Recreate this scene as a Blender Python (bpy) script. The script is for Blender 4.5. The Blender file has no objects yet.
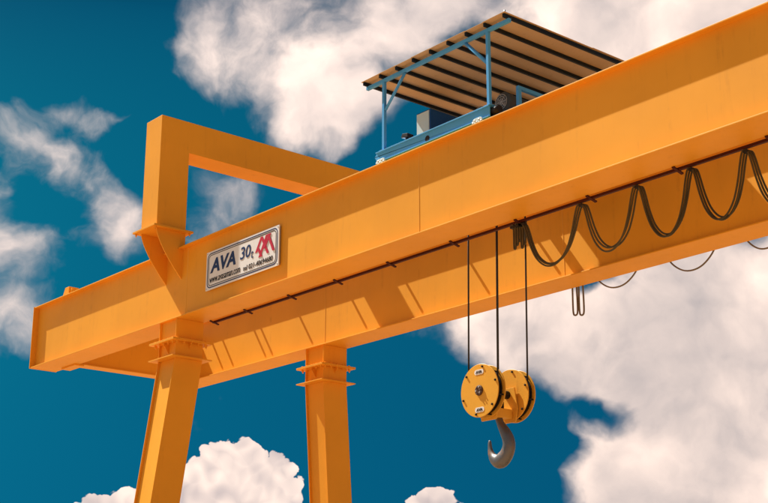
import bpy, bmesh, math, random
from mathutils import Vector, Matrix
random.seed(7)
R = math.radians

# ------------------------------------------------------------------ camera
scene = bpy.context.scene
CAM = Vector((25.715, -12.013, -5.710))
YAW, PITCH, ROLL = R(49.988), R(16.740), R(0.064)
cam_data = bpy.data.cameras.new('camera')
cam_data.lens = 63.206
cam_data.sensor_width = 36.0
cam_data.sensor_fit = 'HORIZONTAL'
cam_data.clip_start = 0.1
cam_data.clip_end = 20000
cam = bpy.data.objects.new('camera', cam_data)
scene.collection.objects.link(cam)
fw = Vector((-math.sin(YAW) * math.cos(PITCH), math.cos(YAW) * math.cos(PITCH), math.sin(PITCH)))
rt = Vector((math.cos(YAW), math.sin(YAW), 0))
up = rt.cross(fw)
rt2 = rt * math.cos(ROLL) + up * math.sin(ROLL)
up2 = -rt * math.sin(ROLL) + up * math.cos(ROLL)
m = Matrix((rt2, up2, -fw)).transposed().to_4x4()
m.translation = CAM
cam.matrix_world = m
scene.camera = cam

# ------------------------------------------------------------------ light and exposure
SUN_DIR = Vector((0.70, 0.19, -1.0)).normalized()          # the way the light travels
SUN_STRENGTH = 4.2
SKY_STRENGTH = 0.10
sun_data = bpy.data.lights.new('sun', 'SUN')
sun_data.energy = SUN_STRENGTH
sun_data.angle = R(0.5)
sun_data.color = (1.0, 0.98, 0.90)
sun = bpy.data.objects.new('sun', sun_data)
sun.rotation_euler = SUN_DIR.to_track_quat('-Z', 'Y').to_euler()
sun.location = (0, 0, 60)
scene.collection.objects.link(sun)
scene.view_settings.view_transform = 'Standard'
scene.view_settings.look = 'None'
scene.view_settings.gamma = 1.0
scene.view_settings.use_curve_mapping = False
scene.view_settings.exposure = 1.08

# ------------------------------------------------------------------ sky with clouds
# cloud masses on the dome: azimuth, elevation, half width, half height (degrees), roll, weight
SOFT = [
    (139.99, 16.8, 38.24, 33.99, 0, -0.36), (145.98, 25.32, 5.23, 3.35, 0, 0.6), (142.26, 24.18, 4.21, 2.74, 30, 0.6), (148.24, 24.59, 2.29, 2.5, 0, 0.42),  # first entry is no cloud: it thins the raised cover within view
    (141.77, 22.09, 3.38, 2.11, 20, 0.55), (139.49, 25.65, 2.1, 1.47, 0, 0.3), (143.94, 27.25, 7.09, 2.08, 0, 0.42), (145.62, 21.37, 2.53, 1.69, 0, 0.25),
    (147.24, 22.56, 2.1, 1.68, 0, 0.2), (136.9, 27.27, 4.59, 1.59, 0, 0.55), (128.63, 26.25, 7.83, 3.91, 0, 0.72), (123.75, 25.98, 6.07, 3.64, 0, 0.66),
    (132.5, 26.5, 2.91, 1.87, 0, 0.35), (156.05, 20.89, 2.66, 1.55, -45, 0.42), (154.64, 22.46, 2.05, 0.82, 0, 0.42), (153.0, 19.08, 3.32, 1.49, -42, 0.47),
    (151.8, 17.08, 2.29, 2.08, 0, 0.48), (151.91, 22.19, 2.7, 0.83, 15, 0.48), (156.33, 15.94, 2.66, 1.64, 0, 0.42), (156.89, 13.03, 3.05, 2.85, 0, 0.48),
    (147.24, 19.2, 2.74, 2.11, 0, 0.46), (146.01, 19.67, 2.96, 1.27, 0, 0.25), (128.54, 13.16, 8.74, 4.99, 0, 0.85), (135.34, 14.64, 5.29, 2.96, 5, 0.8),
    (131.95, 12.66, 5.46, 3.15, -20, 0.75), (125.3, 9.32, 7.76, 6.12, 0, 0.9), (129.89, 7.43, 3.92, 3.1, 0, 0.7), (123.44, 14.93, 6.13, 4.08, 0, 0.6),
    (127.32, 6.16, 6.52, 3.67, 0, 0.7), (137.07, 15.94, 3.39, 1.7, 0, 0.4), (130.89, 15.35, 2.1, 0.84, 20, -0.75), (130.59, 9.91, 3.33, 1.0, -25, -0.62),
    (128.89, 14.43, 3.75, 1.67, 10, -0.2), (132.46, 10.58, 2.51, 1.26, -30, 0.2), (140.15, 8.37, 7.99, 3.57, 0, -0.8), (134.63, 8.54, 3.56, 2.93, -30, -0.6),
    (154.97, 24.87, 6.94, 3.88, 0, -0.6), (153.56, 9.13, 8.2, 4.51, 0, -0.8), (149.02, 22.05, 2.09, 1.46, 0, -0.3), (138.11, 23.14, 1.9, 1.69, 30, -0.25),
    (140.17, 20.41, 1.7, 1.06, 0, -0.35), (137.39, 26.13, 2.93, 1.42, 0, 0.3), (133.13, 9.56, 2.51, 1.26, -40, -0.3), (125.51, 25.97, 3.26, 1.22, 0, -0.1),
    (150.08, 13.2, 5.02, 2.51, 0, -0.3), (150.54, 21.54, 1.67, 2.92, 0, -0.3), (154.78, 9.29, 4.9, 3.26, 0, -0.3), (153.91, 25.39, 4.91, 2.46, 0, -0.2),
]
CUMULUS = [
    (146.1, 6.58, 2.83, 2.75, 0, 1.0), (144.84, 6.27, 2.33, 2.33, 0, 0.8), (147.87, 6.15, 2.15, 1.66, 0, 0.8), (146.68, 7.56, 1.83, 1.58, 0, 0.5),
    (150.51, 5.78, 2.46, 1.15, 0, 0.8), (152.04, 5.67, 1.47, 0.82, 0, 0.6), (137.79, 5.97, 1.92, 1.08, 0, 0.8), (138.3, 5.89, 1.08, 1.0, 0, 0.4),
]
SKY_TINT = (0.003, 0.195, 0.235)
CLOUD_LIGHT = (6.2, 4.9, 4.2)
CLOUD_GREY = (1.75, 1.65, 1.75)
CUM_LIGHT = (5.6, 4.5, 3.9)
CUM_SHADE = (2.7, 2.3, 2.3)

world = bpy.data.worlds.new('World')
scene.world = world
world.use_nodes = True
wt = world.node_tree
wt.nodes.clear()


def node(t, kind, **kw):
    n = t.nodes.new(kind)
    for k, v in kw.items():
        setattr(n, k, v)
    return n


def put(t, sock, v):
    if hasattr(v, 'is_output') or isinstance(v, bpy.types.NodeSocket):
        t.links.new(v, sock)
    else:
        sock.default_value = v


def math_n(t, op, a, b=0.0, c=0.0, clamp=False):
    n = node(t, 'ShaderNodeMath', operation=op, use_clamp=clamp)
    put(t, n.inputs[0], a)
    put(t, n.inputs[1], b)
    put(t, n.inputs[2], c)
    return n.outputs[0]


def vmath(t, op, a, b=(0, 0, 0), scale=None):
    n = node(t, 'ShaderNodeVectorMath', operation=op)
    put(t, n.inputs[0], a)
    put(t, n.inputs[1], b)
    if scale is not None:
        put(t, n.inputs['Scale'], scale)
    return n.outputs[0]


def noise_n(t, vec, scale, detail=4.0, rough=0.55, out='Fac', lac=2.0):
    n = node(t, 'ShaderNodeTexNoise')
    n.noise_dimensions = '3D'
    put(t, n.inputs['Vector'], vec)
    n.inputs['Scale'].default_value = scale
    n.inputs['Detail'].default_value = detail
    n.inputs['Roughness'].default_value = rough
    n.inputs['Lacunarity'].default_value = lac
    return n.outputs[out]


def smooth(t, v, a, b):
    n = node(t, 'ShaderNodeMapRange', interpolation_type='SMOOTHSTEP')
    put(t, n.inputs['Value'], v)
    n.inputs['From Min'].default_value = a
    n.inputs['From Max'].default_value = b
    return n.outputs['Result']


def mix_col(t, f, a, b):
    n = node(t, 'ShaderNodeMix', data_type='RGBA', blend_type='MIX')
    put(t, n.inputs[0], f)
    put(t, n.inputs[6], a if not isinstance(a, tuple) else (*a, 1))
    put(t, n.inputs[7], b if not isinstance(b, tuple) else (*b, 1))
    return n.outputs[2]


def blob_sum(t, vec, blobs):
    total = None
    for az, el, rx, ry, rot, w in blobs:
        d = Vector((math.cos(R(el)) * math.cos(R(az)), math.cos(R(el)) * math.sin(R(az)), math.sin(R(el))))
        right = d.cross(Vector((0, 0, 1))).normalized()
        upv = right.cross(d)
        a = R(rot)
        ax = right * math.cos(a) + upv * math.sin(a)
        ay = -right * math.sin(a) + upv * math.cos(a)
        mp = node(t, 'ShaderNodeMapping', vector_type='TEXTURE')
        put(t, mp.inputs['Vector'], vec)
        mp.inputs['Location'].default_value = d
        mp.inputs['Rotation'].default_value = Matrix((ax, ay, ax.cross(ay))).transposed().to_euler()
        mp.inputs['Scale'].default_value = (R(rx), R(ry), 0.5)
        g = node(t, 'ShaderNodeTexGradient', gradient_type='SPHERICAL')
        t.links.new(mp.outputs[0], g.inputs[0])
        s = math_n(t, 'MULTIPLY', g.outputs['Fac'], w)
        total = s if total is None else math_n(t, 'ADD', total, s)
    return total


def billow(t, v, octaves=4):
    total = None
    for sc, amp in ((36.0, 0.50), (80.0, 0.27), (170.0, 0.13), (380.0, 0.06))[:octaves]:
        n = noise_n(t, v, sc, 0, 0.5)
        b = math_n(t, 'ABSOLUTE', math_n(t, 'MULTIPLY_ADD', n, 2.6, -1.3))
        total = math_n(t, 'MULTIPLY', b, amp) if total is None else math_n(t, 'MULTIPLY_ADD', b, amp, total)
    return math_n(t, 'ADD', total, -0.20)


def cloud_group():
    t = bpy.data.node_groups.new('cloud_density', 'ShaderNodeTree')
    t.interface.new_socket('Vector', in_out='INPUT', socket_type='NodeSocketVector')
    t.interface.new_socket('Soft', in_out='OUTPUT', socket_type='NodeSocketFloat')
    t.interface.new_socket('Cumulus', in_out='OUTPUT', socket_type='NodeSocketFloat')
    t.interface.new_socket('Fine', in_out='OUTPUT', socket_type='NodeSocketFloat')
    t.interface.new_socket('Heap Vector', in_out='OUTPUT', socket_type='NodeSocketVector')
    t.interface.new_socket('Soft Vector', in_out='OUTPUT', socket_type='NodeSocketVector')
    gi = node(t, 'NodeGroupInput')
    go = node(t, 'NodeGroupOutput')
    v = gi.outputs[0]
    # domain warp
    w1 = vmath(t, 'SUBTRACT', noise_n(t, v, 9.0, 3, 0.5, 'Color'), (0.5, 0.5, 0.5))
    w2 = vmath(t, 'SUBTRACT', noise_n(t, v, 34.0, 3, 0.5, 'Color'), (0.5, 0.5, 0.5))
    warped = vmath(t, 'ADD', v, vmath(t, 'SCALE', w1, scale=0.055))
    warped = vmath(t, 'ADD', warped, vmath(t, 'SCALE', w2, scale=0.022))
    fine = noise_n(t, warped, 13.0, 8, 0.54)
    big = noise_n(t, v, 3.2, 2, 0.5)
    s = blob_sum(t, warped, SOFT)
    s = math_n(t, 'MULTIPLY_ADD', math_n(t, 'SUBTRACT', fine, 0.5), 1.45, s)
    s = math_n(t, 'MULTIPLY_ADD', math_n(t, 'SUBTRACT', big, 0.5), 0.9, s)
    s = math_n(t, 'ADD', s, 0.08)  # cloud cover raised beyond the view to add fill light
    t.links.new(s, go.inputs['Soft'])
    # heaped cloud with cauliflower edges
    wc = vmath(t, 'ADD', v, vmath(t, 'SCALE', w2, scale=0.010))
    c = blob_sum(t, wc, CUMULUS)
    c = math_n(t, 'MULTIPLY_ADD', billow(t, wc), smooth(t, c, 0.0, 0.40), c)
    t.links.new(math_n(t, 'ADD', c, -0.30), go.inputs['Cumulus'])
    t.links.new(wc, go.inputs['Heap Vector'])
    t.links.new(warped, go.inputs['Soft Vector'])
    t.links.new(fine, go.inputs['Fine'])
    return t


CLOUDS = cloud_group()
tc = node(wt, 'ShaderNodeTexCoord')
ray = vmath(wt, 'NORMALIZE', tc.outputs['Generated'])


grp = node(wt, 'ShaderNodeGroup')
grp.node_tree = CLOUDS
put(wt, grp.inputs[0], ray)
s0, c0, fine0 = grp.outputs['Soft'], grp.outputs['Cumulus'], grp.outputs['Fine']
to_sun = -SUN_DIR
fine1 = noise_n(wt, vmath(wt, 'ADD', grp.outputs['Soft Vector'], tuple(to_sun * 0.030)), 13.0, 3, 0.50)
bil0 = billow(wt, grp.outputs['Heap Vector'], 2)
bil1 = billow(wt, vmath(wt, 'ADD', grp.outputs['Heap Vector'], tuple(to_sun * 0.006 + Vector((0, 0, 0.008)))), 2)
sky = node(wt, 'ShaderNodeTexSky', sky_type='NISHITA')
put(wt, sky.inputs[0], vmath(wt, 'ADD', vmath(wt, 'MULTIPLY', ray, (1, 1, 1.0)), (0, 0, 0.55)))
sky.sun_disc = False
sky.sun_elevation = math.asin(to_sun.z)
sky.sun_rotation = math.atan2(to_sun.x, to_sun.y)
sky.altitude = 300
sky.air_density = 1.0
sky.dust_density = 1.2
sky.ozone_density = 2.0
tint = node(wt, 'ShaderNodeMix', data_type='RGBA', blend_type='MULTIPLY')
tint.inputs[0].default_value = 1.0
wt.links.new(sky.outputs[0], tint.inputs[6])
sd = node(wt, 'ShaderNodeVectorMath', operation='DOT_PRODUCT')
put(wt, sd.inputs[0], ray)
sd.inputs[1].default_value = -SUN_DIR
# the air brightens and whitens towards the sun
aureole = math_n(wt, 'POWER', math_n(wt, 'MAXIMUM', sd.outputs['Value'], 0.0), 22.0)
put(wt, tint.inputs[7], mix_col(wt, aureole, SKY_TINT, (1.5, 1.3, 1.1)))

# soft cloud colour: thin parts grey-blue, thick parts creamy, underside away from the sun greyer
lit = math_n(wt, 'MULTIPLY_ADD', math_n(wt, 'SUBTRACT', fine0, fine1), 1.6, 0.55, clamp=True)
thick = smooth(wt, s0, 0.0, 0.9)
cloud_light = CLOUD_LIGHT
cloud_grey = CLOUD_GREY
blot = smooth(wt, noise_n(wt, ray, 8.0, 3, 0.5), 0.35, 0.66)
f = math_n(wt, 'MULTIPLY', lit, math_n(wt, 'MULTIPLY_ADD', blot, 0.48, 0.68), clamp=True)
col_soft = mix_col(wt, f, cloud_grey, cloud_light)
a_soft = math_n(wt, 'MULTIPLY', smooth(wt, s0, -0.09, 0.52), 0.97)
# heaped cloud colour
litc = math_n(wt, 'MULTIPLY_ADD', math_n(wt, 'SUBTRACT', bil0, bil1), 1.35, 0.62, clamp=True)
col_cum = mix_col(wt, litc, CUM_SHADE, CUM_LIGHT)
a_cum = smooth(wt, c0, 0.0, 0.05)
gain = math_n(wt, 'MULTIPLY_ADD', math_n(wt, 'POWER', math_n(wt, 'MAXIMUM', sd.outputs['Value'], 0.0), 5.0), 1.3, 1.0)  # clouds brightened towards the sun, added for fill on shaded faces
col_soft = vmath(wt, 'SCALE', col_soft, scale=gain)
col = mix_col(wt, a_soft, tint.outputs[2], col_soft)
col = mix_col(wt, a_cum, col, col_cum)
bg = node(wt, 'ShaderNodeBackground')
put(wt, bg.inputs['Color'], col)
bg.inputs['Strength'].default_value = SKY_STRENGTH
wo = node(wt, 'ShaderNodeOutputWorld')
wt.links.new(bg.outputs[0], wo.inputs[0])
world.cycles.sampling_method = 'MANUAL'
world.cycles.sample_map_resolution = 256

# ------------------------------------------------------------------ materials
def new_mat(name):
    mt = bpy.data.materials.new(name)
    mt.use_nodes = True
    t = mt.node_tree
    b = t.nodes['Principled BSDF']
    return mt, t, b


def paint(name, base, rough=0.42, vary=0.10, dirt=(0.20, 0.10, 0.04), dirt_amt=0.10, bump=0.0, coat=0.0, wave=0.0, spec=0.14):
    """painted steel: uneven film, faint dirt and rain streaks, slight waviness of the plate"""
    mt, t, b = new_mat(name)
    geo = node(t, 'ShaderNodeNewGeometry')
    pos = geo.outputs['Position']
    broad = noise_n(t, pos, 0.55, 4, 0.55)
    fine = noise_n(t, pos, 7.0, 5, 0.6)
    streak = noise_n(t, vmath(t, 'MULTIPLY', pos, (9.0, 9.0, 0.55)), 1.0, 5, 0.62)
    lo = tuple(c * (1 - vary) for c in base)
    hi = tuple(min(1, c * (1 + vary)) for c in base)
    col = mix_col(t, smooth(t, broad, 0.28, 0.72), lo, hi)
    mask = math_n(t, 'MULTIPLY', smooth(t, streak, 0.52, 0.82), smooth(t, fine, 0.35, 0.75))
    col = mix_col(t, math_n(t, 'MULTIPLY', mask, dirt_amt * 2.2), col, dirt)
    put(t, b.inputs['Base Color'], col)
    put(t, b.inputs['Roughness'], math_n(t, 'MULTIPLY_ADD', fine, 0.16, rough - 0.06))
    b.inputs['Specular IOR Level'].default_value = spec
    b.inputs['Coat Weight'].default_value = coat
    if wave or bump:
        wv = noise_n(t, vmath(t, 'MULTIPLY', pos, (0.9, 0.9, 0.5)), 1.0, 1, 0.4)
        h = math_n(t, 'MULTIPLY_ADD', wv, wave, math_n(t, 'MULTIPLY', fine, bump))
        bp = node(t, 'ShaderNodeBump')
        bp.inputs['Strength'].default_value = 1.0
        bp.inputs['Distance'].default_value = 1.0
        put(t, bp.inputs['Height'], h)
        t.links.new(bp.outputs[0], b.inputs['Normal'])
    return mt


def metal(name, base, rough, metallic=1.0, rust=None, rust_at=(0.5, 0.7), scale=9.0):
    mt, t, b = new_mat(name)
    pos = node(t, 'ShaderNodeTexCoord').outputs['Object']
    n = noise_n(t, pos, scale, 6, 0.62)
    f = smooth(t, n, *rust_at)
    col = mix_col(t, f, base, rust or tuple(c * 0.55 for c in base))
    put(t, b.inputs['Base Color'], col)
    put(t, b.inputs['Metallic'], math_n(t, 'MULTIPLY_ADD', f, -0.6 * metallic, metallic))
    put(t, b.inputs['Roughness'], math_n(t, 'MULTIPLY_ADD', n, 0.3, rough - 0.12))
    bp = node(t, 'ShaderNodeBump')
    bp.inputs['Strength'].default_value = 0.25
    bp.inputs['Distance'].default_value = 0.01
    put(t, bp.inputs['Height'], n)
    t.links.new(bp.outputs[0], b.inputs['Normal'])
    return mt


M = {
    'crane': paint('crane_orange_paint', (0.82, 0.355, 0.026), 0.50, 0.07, (0.34, 0.13, 0.015), 0.20, 0.0006, 0.0, 0.010),
    'shadered': paint('shaded_track_red', (0.060, 0.010, 0.005), 0.6, 0.15),  # dark red puts the track's shaded side into its colour; arms share it
    'weld': paint('weld_bead_paint', (0.82, 0.40, 0.06), 0.5, 0.10),
    'block': paint('hook_block_paint', (0.80, 0.40, 0.045), 0.40, 0.08, (0.20, 0.08, 0.02), 0.30, 0.0008),
    'blue': paint('trolley_blue_paint', (0.085, 0.35, 0.68), 0.42, 0.10, (0.10, 0.08, 0.05), 0.25, 0.0008),
    'deepblue': paint('cabinet_blue_paint', (0.02, 0.10, 0.30), 0.40, 0.08),
    'pale': paint('cabinet_pale_paint', (0.58, 0.72, 0.74), 0.45, 0.08),
    'purlin': paint('purlin_dark_blue_paint', (0.008, 0.014, 0.022), 0.5, 0.15),
    'sheet': paint('roof_sheet', (0.62, 0.43, 0.24), 0.55, 0.10, (0.30, 0.17, 0.07), 0.30, 0.0008),
    'dark': paint('dark_steel', (0.022, 0.018, 0.016), 0.55, 0.2),
    'motor': paint('motor_grey', (0.07, 0.08, 0.08), 0.5, 0.1),
    'rail': metal('rail_steel', (0.30, 0.26, 0.23), 0.45, 0.9, (0.12, 0.06, 0.03)),
    'hook': metal('forged_hook_steel', (0.16, 0.155, 0.15), 0.42, 0.8, (0.25, 0.115, 0.05), (0.52, 0.70), 5.5),
    'rope': metal('wire_rope_steel', (0.030, 0.027, 0.025), 0.55, 0.5, None, (0.45, 0.6), 30.0),
    'cable': paint('festoon_rubber', (0.085, 0.066, 0.030), 0.6, 0.25),
    'palecable': paint('pale_festoon_rubber', (0.20, 0.17, 0.13), 0.6, 0.2),
    'hub': metal('rusty_hub_steel', (0.10, 0.05, 0.03), 0.6, 0.4, (0.06, 0.025, 0.012)),
    'zinc': metal('galvanised_bolts', (0.55, 0.52, 0.48), 0.4, 0.9),
    'white': paint('sign_white', (0.80, 0.78, 0.75), 0.35, 0.04, (0.35, 0.30, 0.25), 0.12),
    'navy': paint('sign_navy', (0.025, 0.045, 0.13), 0.4, 0.06),
    'red': paint('sign_red', (0.52, 0.03, 0.06), 0.4, 0.06),
    'ink': paint('sign_black', (0.02, 0.02, 0.025), 0.4, 0.06),
    'signback': paint('sign_frame', (0.25, 0.23, 0.21), 0.5, 0.1),
}

gm, gt, gb = new_mat('yard_concrete')
gp = node(gt, 'ShaderNodeNewGeometry').outputs['Position']
gcol = mix_col(gt, smooth(gt, noise_n(gt, gp, 0.15, 6, 0.6), 0.3, 0.7), (0.30, 0.175, 0.09), (0.42, 0.26, 0.135))
gcol = mix_col(gt, math_n(gt, 'MULTIPLY', smooth(gt, noise_n(gt, gp, 1.9, 6, 0.65), 0.52, 0.75), 0.35), gcol, (0.20, 0.16, 0.12))
put(gt, gb.inputs['Base Color'], gcol)
gb.inputs['Roughness'].default_value = 0.85
M['ground'] = gm


# ------------------------------------------------------------------ mesh helpers
class MB:
    def __init__(self):
        self.v, self.f, self.sm = [], [], []

    def face(self, idx, smooth_=False):
        self.f.append(idx)
        self.sm.append(smooth_)

    def hexa(self, pts):                 # 4 bottom (ccw from above), 4 top
        n = len(self.v)
        self.v += [tuple(p) for p in pts]
        for q in ((3, 2, 1, 0), (4, 5, 6, 7), (0, 1, 5, 4), (1, 2, 6, 5), (2, 3, 7, 6), (3, 0, 4, 7)):
            self.face([n + i for i in q])
        return self

    def box(self, x0, x1, y0, y1, z0, z1):
        return self.hexa([(x0, y0, z0), (x1, y0, z0), (x1, y1, z0), (x0, y1, z0),
                          (x0, y0, z1), (x1, y0, z1), (x1, y1, z1), (x0, y1, z1)])

    def prism(self, poly, axis, a, b):   # poly in the two other axes
        n = len(self.v)
        k = len(poly)
        for c in (a, b):
            for p, q in poly:
                self.v.append({0: (c, p, q), 1: (p, c, q), 2: (p, q, c)}[axis])
        self.face([n + i for i in range(k)][::-1])
        self.face([n + k + i for i in range(k)])
        for i in range(k):
            j = (i + 1) % k
            self.face([n + i, n + j, n + k + j, n + k + i])
        return self

    def tube(self, pts, rad, n=8, cap=True, squash=None):
        pts = [Vector(p) for p in pts]
        if not isinstance(rad, (list, tuple)):
            rad = [rad] * len(pts)
        base = len(self.v)
        t0 = (pts[1] - pts[0]).normalized()
        ref = Vector((0, 1, 0)) if abs(t0.y) < 0.9 else Vector((1, 0, 0))
        u = (ref - t0 * ref.dot(t0)).normalized()
        for i, p in enumerate(pts):
            if i == 0:
                tg = pts[1] - pts[0]
            elif i == len(pts) - 1:
                tg = pts[-1] - pts[-2]
            else:
                tg = pts[i + 1] - pts[i - 1]
            tg.normalize()
            u = (u - tg * u.dot(tg)).normalized()
            w = tg.cross(u)
            su = squash if squash else 1.0
            for k in range(n):
                a = 2 * math.pi * k / n
                self.v.append(tuple(p + u * (math.cos(a) * rad[i] * su) + w * (math.sin(a) * rad[i])))
        for i in range(len(pts) - 1):
            for k in range(n):
                a, b = base + i * n + k, base + i * n + (k + 1) % n
                self.face([a, b, b + n, a + n], True)
        if cap:
            self.face([base + k for k in range(n)][::-1])
            self.face([base + (len(pts) - 1) * n + k for k in range(n)])
        return self

    def cyl(self, p0, p1, r, n=24, r1=None):
        return self.tube([p0, p1], [r, r if r1 is None else r1], n)

    def lathe(self, c, axis, prof, n=40):     # prof: (offset along axis, radius), closed at both ends
        base = len(self.v)
        for o, r in prof:
            for k in range(n):
                a = 2 * math.pi * k / n
                p, q = r * math.cos(a), r * math.sin(a)
                d = {0: (o, p, q), 1: (p, o, q), 2: (p, q, o)}[axis]
                self.v.append((c[0] + d[0], c[1] + d[1], c[2] + d[2]))
        for i in range(len(prof) - 1):
            for k in range(n):
                a, b = base + i * n + k, base + i * n + (k + 1) % n
                self.face([a, b, b + n, a + n])
        self.face([base + k for k in range(n)])
        self.face([base + (len(prof) - 1) * n + k for k in range(n)])
        return self

    def mesh(self, name):
        me = bpy.data.meshes.new(name)
        me.from_pydata(self.v, [], self.f)
        bm = bmesh.new()
        bm.from_mesh(me)
        bmesh.ops.recalc_face_normals(bm, faces=bm.faces)
        bm.to_mesh(me)
        bm.free()
        me.polygons.foreach_set('use_smooth', self.sm)
        return me


WORLD_LOC = {}
COL = scene.collection


def link(name, data, parent=None, at=(0, 0, 0), mat=None):
    """link an object; its mesh data is in world coordinates shifted by `at`"""
    o = bpy.data.objects.new(name, data)
    COL.objects.link(o)
    at = Vector(at)
    if parent is not None:
        o.parent = parent
        o.location = at - WORLD_LOC[parent.name]
    else:
        o.location = at
    WORLD_LOC[o.name] = at
    if mat is not None and data is not None and not data.materials:
        data.materials.append(M[mat])
    return o


def part(name, mb, mat, parent, at=(0, 0, 0), bevel=0.0, label=None):
    o = link(name, mb.mesh(name) if isinstance(mb, MB) else mb, parent, at, mat)
    if bevel:
        bv = o.modifiers.new('bevel', 'BEVEL')
        bv.width = bevel
        bv.segments = 2
        bv.limit_method = 'ANGLE'
        bv.angle_limit = R(40)
    if label:
        o['label'] = label
    return o


def thing(name, label, cat, loc, group=None):
    o = link(name, None, None, loc)
    o.empty_display_size = 0.3
    o['label'] = label
    o['category'] = cat
    if group:
        o['group'] = group
    return o


def text_mesh(body, size, offset=0.0, shear=0.0, spacing=1.0, width=None, height=None):
    cu = bpy.data.curves.new('lettering', 'FONT')
    cu.body = body
    cu.size = size
    cu.offset = offset
    cu.shear = shear
    cu.space_character = spacing
    cu.extrude = 0.002
    tmp = bpy.data.objects.new('lettering_source', cu)
    COL.objects.link(tmp)
    bpy.context.view_layer.update()
    me = bpy.data.meshes.new_from_object(tmp.evaluated_get(bpy.context.evaluated_depsgraph_get()))
    bpy.data.objects.remove(tmp)
    xs = [v.co.x for v in me.vertices]
    ys = [v.co.y for v in me.vertices]
    x0, x1, y0, y1 = min(xs), max(xs), min(ys), max(ys)
    sx = width / (x1 - x0) if width else 1
    sy = height / (y1 - y0) if height else 1
    # upright in the XZ plane, facing -Y
    me.transform(Matrix(((sx, 0, 0, -x0 * sx), (0, 0, -1, 0), (0, sy, 0, -y0 * sy), (0, 0, 0, 1))))
    me.materials.clear()
    return me


# ------------------------------------------------------------------ ground
GROUND = -7.31
g = MB()
g.v = [(-3000, -3000, GROUND), (3000, -3000, GROUND), (3000, 3000, GROUND), (-3000, 3000, GROUND)]
g.face([0, 1, 2, 3])
ground = link('ground', g.mesh('ground'), None, (0, 0, 0), 'ground')
ground['kind'] = 'structure'

# ------------------------------------------------------------------ gantry crane: girders, end beams, legs, portal ties
H = 1.30          # girder height
W = 0.588         # girder width
YR = 3.259        # offset of the rear girder
INSET = 0.105     # webs stand back from the flange edges
LEN = 31.0
LEG_X = (5.14, 5.71)
crane = thing('gantry_crane', 'orange double-girder gantry crane of welded box beams standing on splayed legs', 'crane', (5.4, 1.93, GROUND))


def girder(yo, seams, label):
    mb = MB()
    mb.box(0.022, LEN - 0.022, yo, yo + W, H - 0.022, H)
    mb.box(0.022, LEN - 0.022, yo, yo + W, 0.0, 0.022)
    for i in range(1, 15):
        x = i * LEN / 15
        mb.box(x - 0.006, x + 0.006, yo + INSET + 0.016, yo + W - INSET - 0.016, 0.023, H - 0.023)
    gd = part('main_girder', mb, 'crane', crane, bevel=0.004, label=label)
    cuts = [0.022] + seams + [LEN - 0.022]
    for a, b in zip(cuts[:-1], cuts[1:]):
        for y in (yo + INSET, yo + W - INSET - 0.014):
            part('web_plate', MB().box(a + 0.0015, b - 0.0015, y, y + 0.014, 0.0225, H - 0.0225), 'crane', gd)
    for x in seams:
        part('weld_seam', MB().prism([(x - 0.009, yo + INSET - 0.0005), (x - 0.004, yo + INSET - 0.005), (x + 0.004, yo + INSET - 0.005), (x + 0.009, yo + INSET - 0.0005)], 2, 0.023, H - 0.023), 'weld', gd)
    for x in (0.0, LEN - 0.022):
        part('end_plate', MB().box(x, x + 0.0219, yo - 0.012, yo + W + 0.012, -0.004, H + 0.006), 'crane', gd, bevel=0.003)
    yc = yo + W / 2
    part('rail', MB().prism([(yc - 0.05, H + 0.001), (yc + 0.05, H + 0.001), (yc + 0.05, H + 0.015), (yc + 0.025, H + 0.03), (yc + 0.03, H + 0.07), (yc - 0.03, H + 0.07), (yc - 0.025, H + 0.03), (yc - 0.05, H + 0.015)], 0, 0.30, LEN - 0.30), 'rail', gd)
    for s, x in ((1, 1.02), (-1, LEN - 1.02)):
        mb = MB().prism([(x - 0.20 * s, H + 0.002), (x + 0.12 * s, H + 0.002), (x + 0.12 * s, H + 0.26), (x - 0.05 * s, H + 0.26)], 1, yc - 0.10, yc + 0.12)
        mb.box(x + 0.08 if s > 0 else x - 0.2, x + 0.2 if s > 0 else x - 0.08, yc - 0.07, yc + 0.07, H + 0.12, H + 0.22)
        part('rail_stop', mb, 'crane', gd, bevel=0.006)
    return gd


front = girder(0.0, [5.86, 12.06, 18.2, 24.4], 'near girder carrying the nameplate')
rear = girder(YR, [5.64, 11.84, 18.0, 24.2], 'far girder seen below the near one')

# arms under and beside the girders that carry the cable tracks
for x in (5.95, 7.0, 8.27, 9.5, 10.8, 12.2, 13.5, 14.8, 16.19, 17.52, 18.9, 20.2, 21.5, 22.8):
    part('cable_arm', MB().prism([(0.56, -0.020), (0.74, -0.062), (0.74, -0.044), (0.56, -0.002)], 0, x - 0.02, x + 0.02), 'shadered', front)
for x in (1.26, 1.66, 2.83, 3.07, 4.40, 6.06, 7.62, 9.3, 10.9):
    part('cable_arm', MB().box(x - 0.018, x + 0.018, YR - 0.125, YR + 0.05, H + 0.001, H + 0.04), 'crane', rear)
part('cable_track', MB().box(5.90, LEN - 0.9, 0.640, 0.680, -0.036, 0.0), 'shadered', front)
part('cable_track', MB().box(0.9, LEN - 0.9, YR + W + 0.12, YR + W + 0.165, 0.60, 0.66), 'crane', rear)
for x in range(2, 30, 3):
    part('cable_arm', MB().box(x - 0.02, x + 0.02, YR + W - INSET + 0.001, YR + W + 0.16, 0.661, 0.70), 'crane', rear)

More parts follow.
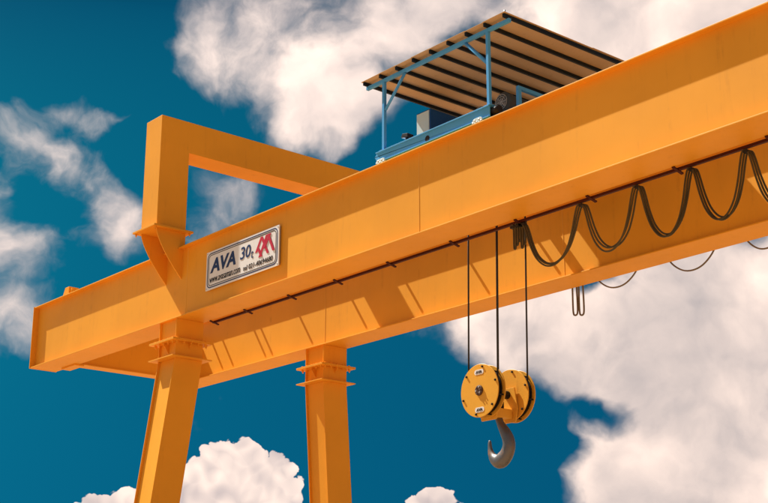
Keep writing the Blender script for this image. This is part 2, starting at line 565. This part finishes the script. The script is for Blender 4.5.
# end beams between the girders
for xa in (0.80, LEN - 1.03):
    mb = MB().box(xa, xa + 0.21, W - INSET + 0.001, YR + INSET - 0.001, 0.0205, 1.02)
    eb = part('end_beam', mb, 'crane', crane, bevel=0.004)
    part('flange', MB().box(xa - 0.06, xa + 0.25, W + 0.002, YR - 0.002, 0.0, 0.0195), 'crane', eb)
    part('flange', MB().box(xa - 0.06, xa + 0.25, W - INSET + 0.002, YR + INSET - 0.002, 1.021, 1.041), 'crane', eb)
    part('splice_plate', MB().box(xa - 0.34, xa + 0.26, W - 0.10, W + 0.10, -0.032, -0.0015), 'crane', eb, bevel=0.003)

# legs
bolt_mb = MB().prism([(0.018 * math.cos(i * math.pi / 3), 0.018 * math.sin(i * math.pi / 3)) for i in range(6)], 2, -0.030, 0.0)
bolt_mb.prism([(0.010 * math.cos(i * math.pi / 4), 0.010 * math.sin(i * math.pi / 4)) for i in range(8)], 2, -0.055, -0.030)
BOLT = bolt_mb.mesh('bolt')


NUT = MB().prism([(0.018 * math.cos(i * math.pi / 3), 0.018 * math.sin(i * math.pi / 3)) for i in range(6)], 2, 0.0, 0.028).mesh('bolt_head')


def leg(yo, sgn, splay, xs):
    """yo: front face of the girder above; sgn -1 leans towards -Y going down"""
    x0, x1 = xs
    y0, y1 = yo + 0.02, yo + W - 0.005
    over = 0.045
    tk = 0.016
    # stub under the girder
    mb = MB()
    z0, z1 = -0.001, -0.372

    def shell(za, zb, ya, yb, sa, sb):
        # sa, sb: shift of y at za (top) and zb (bottom)
        def hexa(xa, xb, p, q):
            mb.hexa([(xa, p + sb, zb), (xb, p + sb, zb), (xb, q + sb, zb), (xa, q + sb, zb),
                     (xa, p + sa, za), (xb, p + sa, za), (xb, q + sa, za), (xa, q + sa, za)])
        hexa(x0, x0 + tk, ya, yb)
        hexa(x1 - tk, x1, ya, yb)
        hexa(x0 + tk + 0.0005, x1 - tk - 0.0005, ya + over, ya + over + tk)
        hexa(x0 + tk + 0.0005, x1 - tk - 0.0005, yb - over - tk, yb - over)

    shell(z0, z1, y0, y1, 0, 0)
    shell(-0.412, -0.682, y0, y1, 0, 0)
    zb = GROUND + 0.36
    za = -0.704
    shell(za, zb, y0, y1, 0, sgn * splay * (za - zb))
    lg = part('leg', mb, 'crane', crane, bevel=0.003)
    e = 0.125
    part('flange_plate', MB().box(x0 - e, x1 + e, y0 - e, y1 + e, -0.393, -0.373), 'crane', lg, bevel=0.003)
    part('flange_plate', MB().box(x0 - e, x1 + e, y0 - e, y1 + e, -0.411, -0.3945), 'crane', lg, bevel=0.003)
    part('flange_plate', MB().box(x0 - e, x1 + e, y0 - e, y1 + e, -0.703, -0.683), 'crane', lg, bevel=0.003)
    # small gussets between the flanges
    for x in (x0 + 0.28,):
        part('gusset', MB().prism([(y0 - 0.09, -0.412), (y0 + over, -0.412), (y0 + over, -0.60)], 0, x - 0.006, x + 0.006), 'crane', lg)
    for y in (y0 + 0.28,):
        part('gusset', MB().prism([(x1 + 0.0005, -0.412), (x1 + 0.10, -0.412), (x1 + 0.0005, -0.52)], 1, y - 0.006, y + 0.006), 'crane', lg)
    n = 5
    for i in range(n):
        f_ = (i + 0.5) / n
        xb = x0 - 0.08 + f_ * (x1 - x0 + 0.16)
        yb = y0 - 0.08 + f_ * (y1 - y0 + 0.16)
        for (bx_, by_) in ((xb, y0 - 0.065), (xb, y1 + 0.065), (x0 - 0.065, yb), (x1 + 0.065, yb)):
            part('bolt', BOLT, 'crane', lg, (bx_, by_, -0.4115))
            part('bolt_head', NUT, 'crane', lg, (bx_, by_, -0.3725))
    # foot: wheel carriage on the ground
    s = sgn * splay * (za - zb)
    part('wheel_carriage', MB().box(x0 - 0.7, x1 + 0.7, y0 + s + 0.05, y1 + s - 0.05, GROUND + 0.10, zb - 0.001), 'crane', lg, bevel=0.01)
    for wx in (x0 - 0.4, x1 + 0.4):
        part('wheel', MB().cyl((wx, y0 + s + 0.20, GROUND + 0.20), (wx, y1 + s - 0.20, GROUND + 0.20), 0.20, 24), 'dark', lg)
    return lg


for xs in (LEG_X, (LEN - LEG_X[1], LEN - LEG_X[0])):
    leg(0.0, -1, 0.134, xs)
    leg(YR, 1, 0.070, xs)

# portal tie over the trolley way
P0, P1 = -0.46, 0.14          # post, across
PT, PB = 3.74, 3.135          # top and underside of the tie beam
for xs in (LEG_X, (LEN - LEG_X[1], LEN - LEG_X[0])):
    x0, x1 = xs[0] - 0.005, xs[1] - 0.03
    yb0, yb1 = YR + W - P1, YR + W - P0
    poly = [(P0, 1.62), (P1, 1.62), (P1, PB), (yb0, PB), (yb0, 1.62), (yb1, 1.62), (yb1, PT), (P0, PT)]
    tie = part('portal_tie', MB().prism(poly, 0, x0, x1), 'crane', crane, bevel=0.006)
    for (a, b, face_y, sg) in ((P0, P1, INSET, -1), (yb0, yb1, YR + W - INSET, 1)):
        part('base_plate', MB().box(x0 - 0.11, x1 + 0.11, a - 0.11, b + 0.10, 1.585, 1.6195), 'crane', tie, bevel=0.003)
        for gx in (x0, x1 - 0.02):
            # curved gusset from the base plate down to the web
            tip = face_y
            outer = a if sg < 0 else b
            curve = []
            for i in range(13):
                u = i / 12
                y = outer + (tip - outer) * u ** 1.45
                z = 1.584 - 0.86 * u
                curve.append((y, z))
            inner_y = tip
            top_in = b if sg < 0 else a
            poly = curve + [(inner_y, H - 0.024)] if sg < 0 else curve + [(inner_y, H - 0.024)]
            edge = 0.0 if sg < 0 else YR + W
            poly += [(edge + 0.003 * sg, H - 0.024), (edge + 0.003 * sg, H + 0.003), (top_in, H + 0.003), (top_in, 1.584)]
            part('gusset', MB().prism(poly, 0, gx, gx + 0.02), 'crane', tie)
        for ix in (x0 - 0.06, x1 + 0.06):
            for iy in (a - 0.06, b + 0.05):
                part('bolt', BOLT, 'zinc', tie, (ix, iy, 1.584))

# ------------------------------------------------------------------ nameplate on the near girder
SX0, SX1, SZ0, SZ1, SY = 6.56, 8.70, 0.315, 1.000, 0.055
sign = thing('nameplate_sign', 'white nameplate with navy and red lettering mounted on the near orange girder', 'sign', (SX0, SY, SZ0))


def round_rect(x0, x1, z0, z1, r, n=6):
    pts = []
    for cx, cz, a0 in ((x1 - r, z1 - r, 0), (x0 + r, z1 - r, 90), (x0 + r, z0 + r, 180), (x1 - r, z0 + r, 270)):
        for i in range(n + 1):
            a = R(a0 + 90 * i / n)
            pts.append((cx + r * math.cos(a), cz + r * math.sin(a)))
    return pts


def ring(x0, x1, z0, z1, r, w, ya, yb):
    o = round_rect(x0, x1, z0, z1, r)
    i = round_rect(x0 + w, x1 - w, z0 + w, z1 - w, max(r - w, 0.005))
    mb = MB()
    k = len(o)
    for y in (ya, yb):
        mb.v += [(p, y, q) for p, q in o] + [(p, y, q) for p, q in i]
    for j in range(k):
        h = (j + 1) % k
        mb.face([j, h, k + h, k + j])
        mb.face([2 * k + j, 3 * k + j, 3 * k + h, 2 * k + h])
        mb.face([j, 2 * k + j, 2 * k + h, h])
        mb.face([k + j, k + h, 3 * k + h, 3 * k + j])
    return mb


part('panel', MB().box(SX0, SX1, SY, SY + 0.018, SZ0, SZ1), 'white', sign)
part('backing_frame', MB().box(SX0 + 0.02, SX1 - 0.02, SY + 0.0185, INSET - 0.001, SZ0 + 0.02, SZ1 - 0.02), 'signback', sign)
part('border_line', ring(SX0 + 0.035, SX1 - 0.035, SZ0 + 0.03, SZ1 - 0.03, 0.10, 0.018, SY - 0.003, SY - 0.0005), 'navy', sign)
part('border_line', ring(SX0 + 0.075, SX1 - 0.075, SZ0 + 0.065, SZ1 - 0.065, 0.075, 0.012, SY - 0.003, SY - 0.0005), 'ink', sign)
LY = SY - 0.0035
part('lettering', text_mesh('AVA', 0.30, 0.010, 0.18, 1.0, 0.78, 0.255), 'navy', sign, (SX0 + 0.13, LY, SZ0 + 0.285))
part('lettering', text_mesh('30', 0.25, 0.003, 0.12, 1.0, 0.31, 0.215), 'navy', sign, (SX0 + 1.04, LY, SZ0 + 0.325))
part('lettering', text_mesh('t', 0.15, 0.0, 0.10, 1.0, 0.065, 0.125), 'navy', sign, (SX0 + 1.36, LY, SZ0 + 0.285))
part('lettering', text_mesh('www.avasaman.com', 0.09, 0.0, 0.1, 1.0, 0.93, 0.085), 'ink', sign, (SX0 + 0.12, LY, SZ0 + 0.115))
part('lettering', text_mesh('tel 021-40694680', 0.09, 0.0, 0.1, 1.0, 0.84, 0.085), 'ink', sign, (SX0 + 1.14, LY, SZ0 + 0.115))
# red zigzag emblem
ex, ez, ew = SX0 + 1.475, SZ0 + 0.25, 0.060
for ei, (xa, za, xb, zb) in enumerate(((0.00, 0.10, 0.15, 0.34), (0.10, 0.00, 0.30, 0.34), (0.15, 0.34, 0.34, 0.02), (0.06, 0.16, 0.16, 0.00), (0.23, 0.12, 0.39, 0.34), (0.34, 0.34, 0.50, 0.03))):
    ya, yb = LY - 0.0012 * (ei + 1), LY + 0.003 - 0.0004 * ei
    part('emblem_stroke', MB().hexa([(ex + xa, ya, ez + za), (ex + xa + ew, ya, ez + za), (ex + xa + ew, yb, ez + za), (ex + xa, yb, ez + za),
                                     (ex + xb, ya, ez + zb), (ex + xb + ew, ya, ez + zb), (ex + xb + ew, yb, ez + zb), (ex + xb, yb, ez + zb)]), 'red', sign)
for bx_ in (SX0 + 0.03, SX1 - 0.03):
    for bz_ in (SZ0 + 0.03, SZ1 - 0.03):
        part('screw', MB().lathe((bx_, SY, bz_), 1, [(-0.008, 0.008), (-0.006, 0.011), (0.0, 0.011)], 10), 'zinc', sign)

# ------------------------------------------------------------------ hoist trolley with its roof
TX0, TX1 = 10.93, 13.42
trolley = thing('hoist_trolley', 'blue hoist trolley under a flat tan roof riding on top of the girders', 'hoist trolley', (12.2, 1.93, H + 0.07))
BZ0, BZ1 = 1.445, 1.590
for yo in (0.19, YR + 0.22):
    y0, y1 = yo, yo + 0.18
    nose = [(TX0 + 0.05, BZ1), (TX0, BZ1 - 0.05), (TX0, BZ0 + 0.10), (TX0 + 0.07, BZ0)]
    mb = MB().prism([(p, q) for p, q in nose] + [(TX1, BZ0), (TX1, BZ1)], 1, y0 + 0.02, y0 + 0.035)
    mb.box(TX0 + 0.05, TX1, y0 - 0.005, y1, BZ1 + 0.001, BZ1 + 0.016)
    mb.box(TX0 + 0.07, TX1, y0 - 0.005, y1, BZ0 - 0.016, BZ0 - 0.001)
    mb.prism([(p, q) for p, q in nose] + [(TX1, BZ0), (TX1, BZ1)], 1, y1 - 0.035, y1 - 0.02)
    beam = part('side_beam', mb, 'blue', trolley, bevel=0.003)
    # access hole as a dark disc, its inner shade put into the colour
    part('hole_disc', MB().lathe((12.13, y0 + 0.02, 1.495), 1, [(-0.003, 0.048), (-0.005, 0.042), (0.012, 0.04)], 20), 'dark', beam)
    for wx in (TX0 + 0.17, TX1 - 0.22):
        part('wheel', MB().lathe((wx, y0 + 0.095, H + 0.07 + 0.13), 1, [(-0.055, 0.05), (-0.055, 0.155), (-0.036, 0.155), (-0.034, 0.13), (0.034, 0.13), (0.036, 0.155), (0.055, 0.155), (0.055, 0.05)], 28), 'dark', beam)
        hs = part('bearing_housing', MB().prism(round_rect(wx - 0.10, wx + 0.10, BZ0 - 0.085, BZ0 + 0.03, 0.05, 4), 1, y0 - 0.012, y0 + 0.019), 'pale', beam, bevel=0.003)
        for k in range(5):
            part('bolt', MB().lathe((wx - 0.08 + 0.04 * k, y0 - 0.012, BZ0 - 0.035 + 0.03 * (k % 2)), 1, [(-0.014, 0.008), (-0.012, 0.012), (0, 0.012)], 8), 'zinc', hs)
    part('buffer', MB().cyl((TX1 + 0.001, y0 + 0.09, 1.53), (TX1 + 0.13, y0 + 0.09, 1.53), 0.055, 20), 'dark', beam)
for cx in (11.12, 12.28, 13.28):
    part('cross_beam', MB().box(cx - 0.07, cx + 0.07, 0.371, YR + 0.219, BZ0 + 0.01, BZ1 - 0.01), 'blue', trolley, bevel=0.004)
part('deck_plate', MB().box(12.36, 13.20, 0.60, YR - 0.02, BZ1 - 0.009, BZ1 - 0.002), 'blue', trolley)
part('deck_plate', MB().box(11.95, 12.20, 2.45, YR - 0.02, BZ1 - 0.009, BZ1 - 0.002), 'blue', trolley)
# roof frame
RZ = 2.790                      # top of rafters
ROOF_X0, ROOF_X1 = 10.68, 13.83
ROOF_Y0, ROOF_Y1 = 0.14, 3.95
for yo in (0.25, YR + 0.28):
    for px_ in (11.11, 13.38):
        pz = BZ1 + 0.017
        po = part('roof_post', MB().box(px_ - 0.025, px_ + 0.025, yo - 0.025, yo + 0.025, pz, RZ - 0.056), 'blue', trolley, bevel=0.003)
        part('foot_plate', MB().box(px_ - 0.06, px_ + 0.06, yo - 0.055, yo + 0.055, pz - 0.0005, pz + 0.012), 'blue', po)
    part('rafter', MB().box(ROOF_X0 + 0.02, ROOF_X1 - 0.01, yo - 0.025, yo + 0.025, RZ - 0.055, RZ), 'blue', trolley, bevel=0.003)
    for (xa, za, xb, zb) in ((11.14, 2.27, 11.60, RZ - 0.057), (13.35, 2.28, 12.92, RZ - 0.057)):
        part('knee_brace', MB().tube([(xa, yo, za), (xb, yo, zb)], 0.028, 4), 'blue', trolley)
xs_p = [ROOF_X0 + 0.045 + i * (ROOF_X1 - ROOF_X0 - 0.09) / 8 for i in range(9)]
for px_ in xs_p:
    part('purlin', MB().box(px_ - 0.018, px_ + 0.018, ROOF_Y0 + 0.015, ROOF_Y1 - 0.015, RZ + 0.001, RZ + 0.056), 'purlin', trolley, bevel=0.002)
roof_zs = RZ + 0.057
for i in range(8):
    for j, (ya, yb) in enumerate(((ROOF_Y0, 2.02), (1.96, ROOF_Y1))):
        xa = ROOF_X0 if i == 0 else xs_p[i] - 0.012
        xb = ROOF_X1 if i == 7 else xs_p[i + 1] + 0.012
        dz = 0.004 * (i % 2) + 0.008 * j
        part('roof_sheet', MB().box(xa, xb, ya + random.uniform(-0.008, 0.004) * (j == 0), yb, roof_zs + dz, roof_zs + dz + 0.0035), 'sheet', trolley)
part('ridge_bolt', MB().cyl((ROOF_X1 - 0.05, ROOF_Y0 + 0.05, roof_zs + 0.016), (ROOF_X1 - 0.05, ROOF_Y0 + 0.05, roof_zs + 0.06), 0.014, 10), 'zinc', trolley)
# machinery
DX, DZ = 11.735, 1.66
drum = part('rope_drum', MB().lathe((DX, 0, DZ), 1, [(0.95, 0.05), (0.95, 0.33), (0.98, 0.33), (0.98, 0.29)] +
            [(1.0 + 0.035 * k + (0.0175 if h else 0), 0.29 if h else 0.302) for k in range(48) for h in (0, 1)] +
            [(2.70, 0.29), (2.70, 0.33), (2.73, 0.33), (2.73, 0.05)], 40), 'dark', trolley)
part('drum_bearing', MB().prism([(DX - 0.22, BZ1 - 0.12), (DX + 0.22, BZ1 - 0.12), (DX + 0.10, DZ + 0.16), (DX - 0.10, DZ + 0.16)], 1, 0.84, 0.94), 'blue', trolley, bevel=0.004)
part('gearbox', MB().prism([(DX - 0.32, BZ1 - 0.1), (DX + 0.9, BZ1 - 0.1), (DX + 0.9, DZ + 0.10), (DX + 0.2, DZ + 0.42), (DX - 0.32, DZ + 0.30)], 1, 2.76, 3.06), 'blue', trolley, bevel=0.012)
cab = part('control_cabinet', MB().box(11.04, 11.36, 0.97, 1.62, 1.66, 2.425), 'deepblue', trolley, bevel=0.006)
part('cabinet_door', MB().box(11.06, 11.34, 0.953, 0.9695, 1.70, 2.40), 'pale', cab, bevel=0.003)
mot = part('hoist_motor', MB().lathe((12.84, 0, 2.06), 1, [(1.03, 0.03), (1.03, 0.13), (1.06, 0.165), (1.16, 0.165), (1.17, 0.15), (1.56, 0.15), (1.58, 0.175), (1.62, 0.175), (1.62, 0.04)], 32), 'motor', trolley)
fanmb = MB()
for k in range(4):
    a = math.pi * k / 4
    pass
    c_, s_ = math.cos(a) * 0.115, math.sin(a) * 0.115
    fanmb.tube([(12.84 - c_, 1.024, 2.06 - s_), (12.84 + c_, 1.024, 2.06 + s_)], 0.006, 5)
for rr in (0.05, 0.085, 0.118):
    fanmb.tube([(12.84 + rr * math.cos(i * math.pi / 12), 1.024, 2.06 + rr * math.sin(i * math.pi / 12)) for i in range(25)], 0.005, 5)
part('fan_grille', fanmb, 'zinc', mot)
part('motor_stand', MB().box(12.70, 12.98, 1.20, 1.55, BZ1 - 0.001, 1.912), 'blue', trolley, bevel=0.004)
# tubular frame beside the motor
fr = MB()
for fy in (1.00, 2.10):
    fr.box(13.20, 13.255, fy - 0.03, fy + 0.03, BZ1 + 0.0, 2.119)
fr.box(13.20, 13.255, 0.97, 2.13, 2.12, 2.175)
part('guard_frame', fr, 'blue', trolley, bevel=0.003)
# floodlight on the side beam
fl = part('floodlight', MB().prism([(11.53, 1.695), (11.68, 1.665), (11.68, 1.725), (11.56, 1.745)], 1, 0.22, 0.34), 'dark', trolley, bevel=0.004)
part('bracket', MB().box(11.585, 11.615, 0.26, 0.30, BZ1 + 0.017, 1.682), 'dark', fl)
part('lens', MB().hexa([(11.535, 0.23, 1.688), (11.60, 0.23, 1.674), (11.60, 0.33, 1.674), (11.535, 0.33, 1.688), (11.536, 0.23, 1.693), (11.601, 0.23, 1.679), (11.601, 0.33, 1.679), (11.536, 0.33, 1.693)]), 'white', fl)

# ------------------------------------------------------------------ hook block
HX, HZ = 11.66, -1.965
YA, YB = 1.615, 2.235            # near faces of the two sheave housings
hook = thing('hook_block', 'orange twin-sheave hook block with forged steel hook hanging on wire ropes', 'hook block', (HX, 2.0, -3.07))
for ya in (YA, YB):
    unit = part('sheave', MB().lathe((HX, ya + 0.077, HZ), 1, [(-0.052, 0.06), (-0.052, 0.345), (-0.035, 0.35), (-0.012, 0.295), (0.012, 0.295), (0.035, 0.35), (0.052, 0.345), (0.052, 0.06)], 56), 'dark', hook)
    for pi, yp in enumerate((ya, ya + 0.140)):
        pl = part('side_plate', MB().lathe((HX, yp, HZ), 1, [(0.0, 0.03), (0.0, 0.391), (0.003, 0.395), (0.013, 0.395), (0.016, 0.391), (0.016, 0.03)], 64), 'block', hook)
        if pi == 0 or ya == YB:
            yf = yp if pi == 0 else yp + 0.016
            sg = -1 if pi == 0 else 1
            for k in range(6):
                a = R(18 + 60 * k)
                part('bolt', MB().lathe((HX + 0.355 * math.cos(a), yf, HZ + 0.355 * math.sin(a)), 1, [(sg * 0.018, 0.008), (sg * 0.016, 0.016), (0, 0.017)], 8), 'dark', pl)
    # spacer pins round the rim
    for k in range(6):
        a = R(-75 + 30 * k) if k < 6 else 0
        if k in (0, 2, 4):
            part('spacer_pin', MB().cyl((HX + 0.365 * math.cos(a), ya + 0.0162, HZ + 0.365 * math.sin(a)), (HX + 0.365 * math.cos(a), ya + 0.1398, HZ + 0.365 * math.sin(a)), 0.012, 10), 'dark', hook)
# hub cap on the near face
hub = part('hub_cap', MB().lathe((HX, YA, HZ), 1, [(-0.022, 0.02), (-0.022, 0.068), (-0.018, 0.076), (0.0, 0.078)], 24), 'hub', hook)
for k in range(6):
    a = R(60 * k + 10)
    part('bolt', MB().lathe((HX + 0.048 * math.cos(a), YA - 0.022, HZ + 0.048 * math.sin(a)), 1, [(-0.014, 0.006), (-0.012, 0.012), (0, 0.012)], 8), 'zinc' if k % 2 else 'hub', hub)
for dz in (0.275, -0.285):
    lb = part('maker_label', MB().prism(round_rect(HX - 0.095, HX + 0.095, HZ + dz - 0.038, HZ + dz + 0.038, 0.036), 1, YA - 0.004, YA - 0.0005), 'white', hook)
    part('lettering', text_mesh('AVA', 0.06, 0.002, 0.1, 1.0, 0.13, 0.042), 'ink', lb, (HX - 0.065, YA - 0.0065, HZ + dz - 0.021))
part('axle', MB().cyl((HX, YA + 0.157, HZ), (HX, YB - 0.001, HZ), 0.062, 24), 'dark', hook)
for yc in (1.79, 2.195):
    part('cheek_plate', MB().prism([(HX - 0.14, HZ + 0.10), (HX - 0.20, HZ - 0.22), (HX - 0.15, HZ - 0.42), (HX + 0.15, HZ - 0.42), (HX + 0.20, HZ - 0.22), (HX + 0.14, HZ + 0.10)], 1, yc, yc + 0.022), 'block', hook, bevel=0.003)
part('crosshead', MB().box(HX - 0.10, HX + 0.10, 1.813, 2.194, HZ - 0.37, HZ - 0.23), 'block', hook, bevel=0.012)
part('hook_nut', MB().cyl((HX, 2.0, HZ - 0.229), (HX, 2.0, HZ - 0.13), 0.085, 6), 'dark', hook)
HP = [(11.64, -2.30, 0.055), (11.66, -2.36, 0.056), (11.70, -2.445, 0.062), (11.775, -2.555, 0.080), (11.835, -2.665, 0.092), (11.845, -2.775, 0.098),
      (11.795, -2.878, 0.103), (11.712, -2.945, 0.108), (11.622, -2.962, 0.096), (11.535, -2.920, 0.075), (11.480, -2.845, 0.052), (11.455, -2.757, 0.036), (11.450, -2.675, 0.027), (11.452, -2.640, 0.015)]


def smooth_path(pts, n=5):
    out = []
    for i in range(len(pts) - 1):
        p = [Vector(pts[max(0, min(len(pts) - 1, i + k))]) for k in (-1, 0, 1, 2)]
        for j in range(n):
            t_ = j / n
            out.append(0.5 * ((2 * p[1]) + (-p[0] + p[2]) * t_ + (2 * p[0] - 5 * p[1] + 4 * p[2] - p[3]) * t_ ** 2 + (-p[0] + 3 * p[1] - 3 * p[2] + p[3]) * t_ ** 3))
    out.append(Vector(pts[-1]))
    return out


sp = smooth_path(HP)
part('hook', MB().tube([(p.x + 0.012, 2.0, p.y) for p in sp], [p.z * 1.10 for p in sp], 20, True, 0.72), 'hook', hook)

# ------------------------------------------------------------------ hoist ropes
RL = ['leftmost hoist rope, running down to the outer side of the near sheave', 'hoist rope from the near sheave, left of the two ropes close together',
      'hoist rope from the far sheave, right of the two ropes close together', 'rightmost hoist rope, running down to the outer side of the far sheave']
for i, (yy, sx) in enumerate(((YA + 0.077, -1), (YA + 0.077, 1), (YB + 0.077, -1), (YB + 0.077, 1))):
    x = HX + sx * 0.306
    rp = link('hoist_rope', MB().tube([(x + 0.075, yy, DZ - 0.02), (x + 0.04, yy, 0.0), (x, yy, HZ - 0.02)], 0.0135, 8).mesh('hoist_rope'), None, (0, 0, 0), 'rope')
    rp['label'] = RL[i]
    rp['category'] = 'rope'
    rp['group'] = 'hoist ropes between trolley and hook block'


# ------------------------------------------------------------------ festoon cables
HALF = [(0, 0), (0.10, 0.035), (0.19, 0.20), (0.31, 0.48), (0.49, 0.76), (0.74, 0.945), (1, 1)]
HANK = [(0, 0), (-0.10, 0.15), (-0.2, 0.5), (-0.32, 0.85), (-0.15, 0.96), (0.3, 0.992), (1, 1)]
TIGHT = [(0, 0), (0.30, 0.012), (0.55, 0.08), (0.62, 0.40), (0.60, 0.80), (0.68, 0.97), (1, 1)]


def loop_pts(xa, xb, y, zt, drop, shape=HALF, lean=0.0):
    h = 0.5 * (xb - xa)
    pts = [(xa + h * u, y + lean * w, zt - drop * w) for u, w in shape]
    pts += [(xb - h * u, y + lean * w, zt - drop * w) for u, w in shape[-2::-1]]
    return [tuple(p) for p in smooth_path(pts, 4)]


fest = thing('festoon_cable', 'dark olive cable hanging in deep loops between the girders beside the trolley', 'cable', (15.5, 0.67, -0.83))
peaks = [13.52, 14.615, 15.548, 16.383, 17.172, 18.0, 18.95, 19.9, 20.8, 21.7, 22.6]
drops = [0.71, 0.74, 0.78, 0.77, 0.80, 0.74, 0.78, 0.76, 0.75, 0.77]
for i in range(len(peaks) - 1):
    for k in range(3):
        a = peaks[i] + 0.018 * (k - 1)
        b = peaks[i + 1] + 0.018 * (k - 1)
        part('cable_loop', MB().tube(loop_pts(a, b, 0.655 + 0.024 * k, -0.045 - 0.008 * k, drops[i] + random.uniform(-0.02, 0.02) - 0.03 * k, lean=random.uniform(-0.02, 0.02)), 0.0125, 6), 'cable', fest)
    part('cable_hanger', MB().box(peaks[i] - 0.03, peaks[i] + 0.03, 0.635, 0.70, -0.085, -0.053), 'dark', fest, bevel=0.004)
for k in range(5):
    x = 13.36 + 0.035 * k
    part('cable_loop', MB().tube(loop_pts(x, x + 0.09, 0.65 + 0.012 * k, -0.03, 0.36 - 0.05 * (k % 3), TIGHT), 0.0125, 6), 'cable', fest)
part('cable_hanger', MB().box(13.33, 13.60, 0.635, 0.70, -0.085, -0.053), 'dark', fest, bevel=0.004)

fest2 = thing('supply_cable', 'pale grey cable behind the far girder, its loop ends showing below', 'cable', (13.0, 4.0, -0.45))
pk = [11.65, 13.1, 14.55, 15.7, 17.1, 18.5, 19.9, 21.3]
for i in range(len(pk) - 1):
    part('cable_loop', MB().tube(loop_pts(pk[i], pk[i + 1], 4.0, 0.58, 0.70 + 0.04 * (i % 2)), 0.013, 6), 'palecable', fest2)
for k in range(2):
    x = 11.44 + 0.125 * k
    part('cable_loop', MB().tube(loop_pts(x, x + 0.075, 3.99 + 0.012 * k, 0.58, 0.99 + 0.02 * (k % 2), HANK), 0.015, 6), 'palecable', fest2)
for x in [11.5] + pk:
    part('cable_hanger', MB().box(x - 0.03, x + 0.03, 3.97, 4.03, 0.55, 0.599), 'dark', fest2)
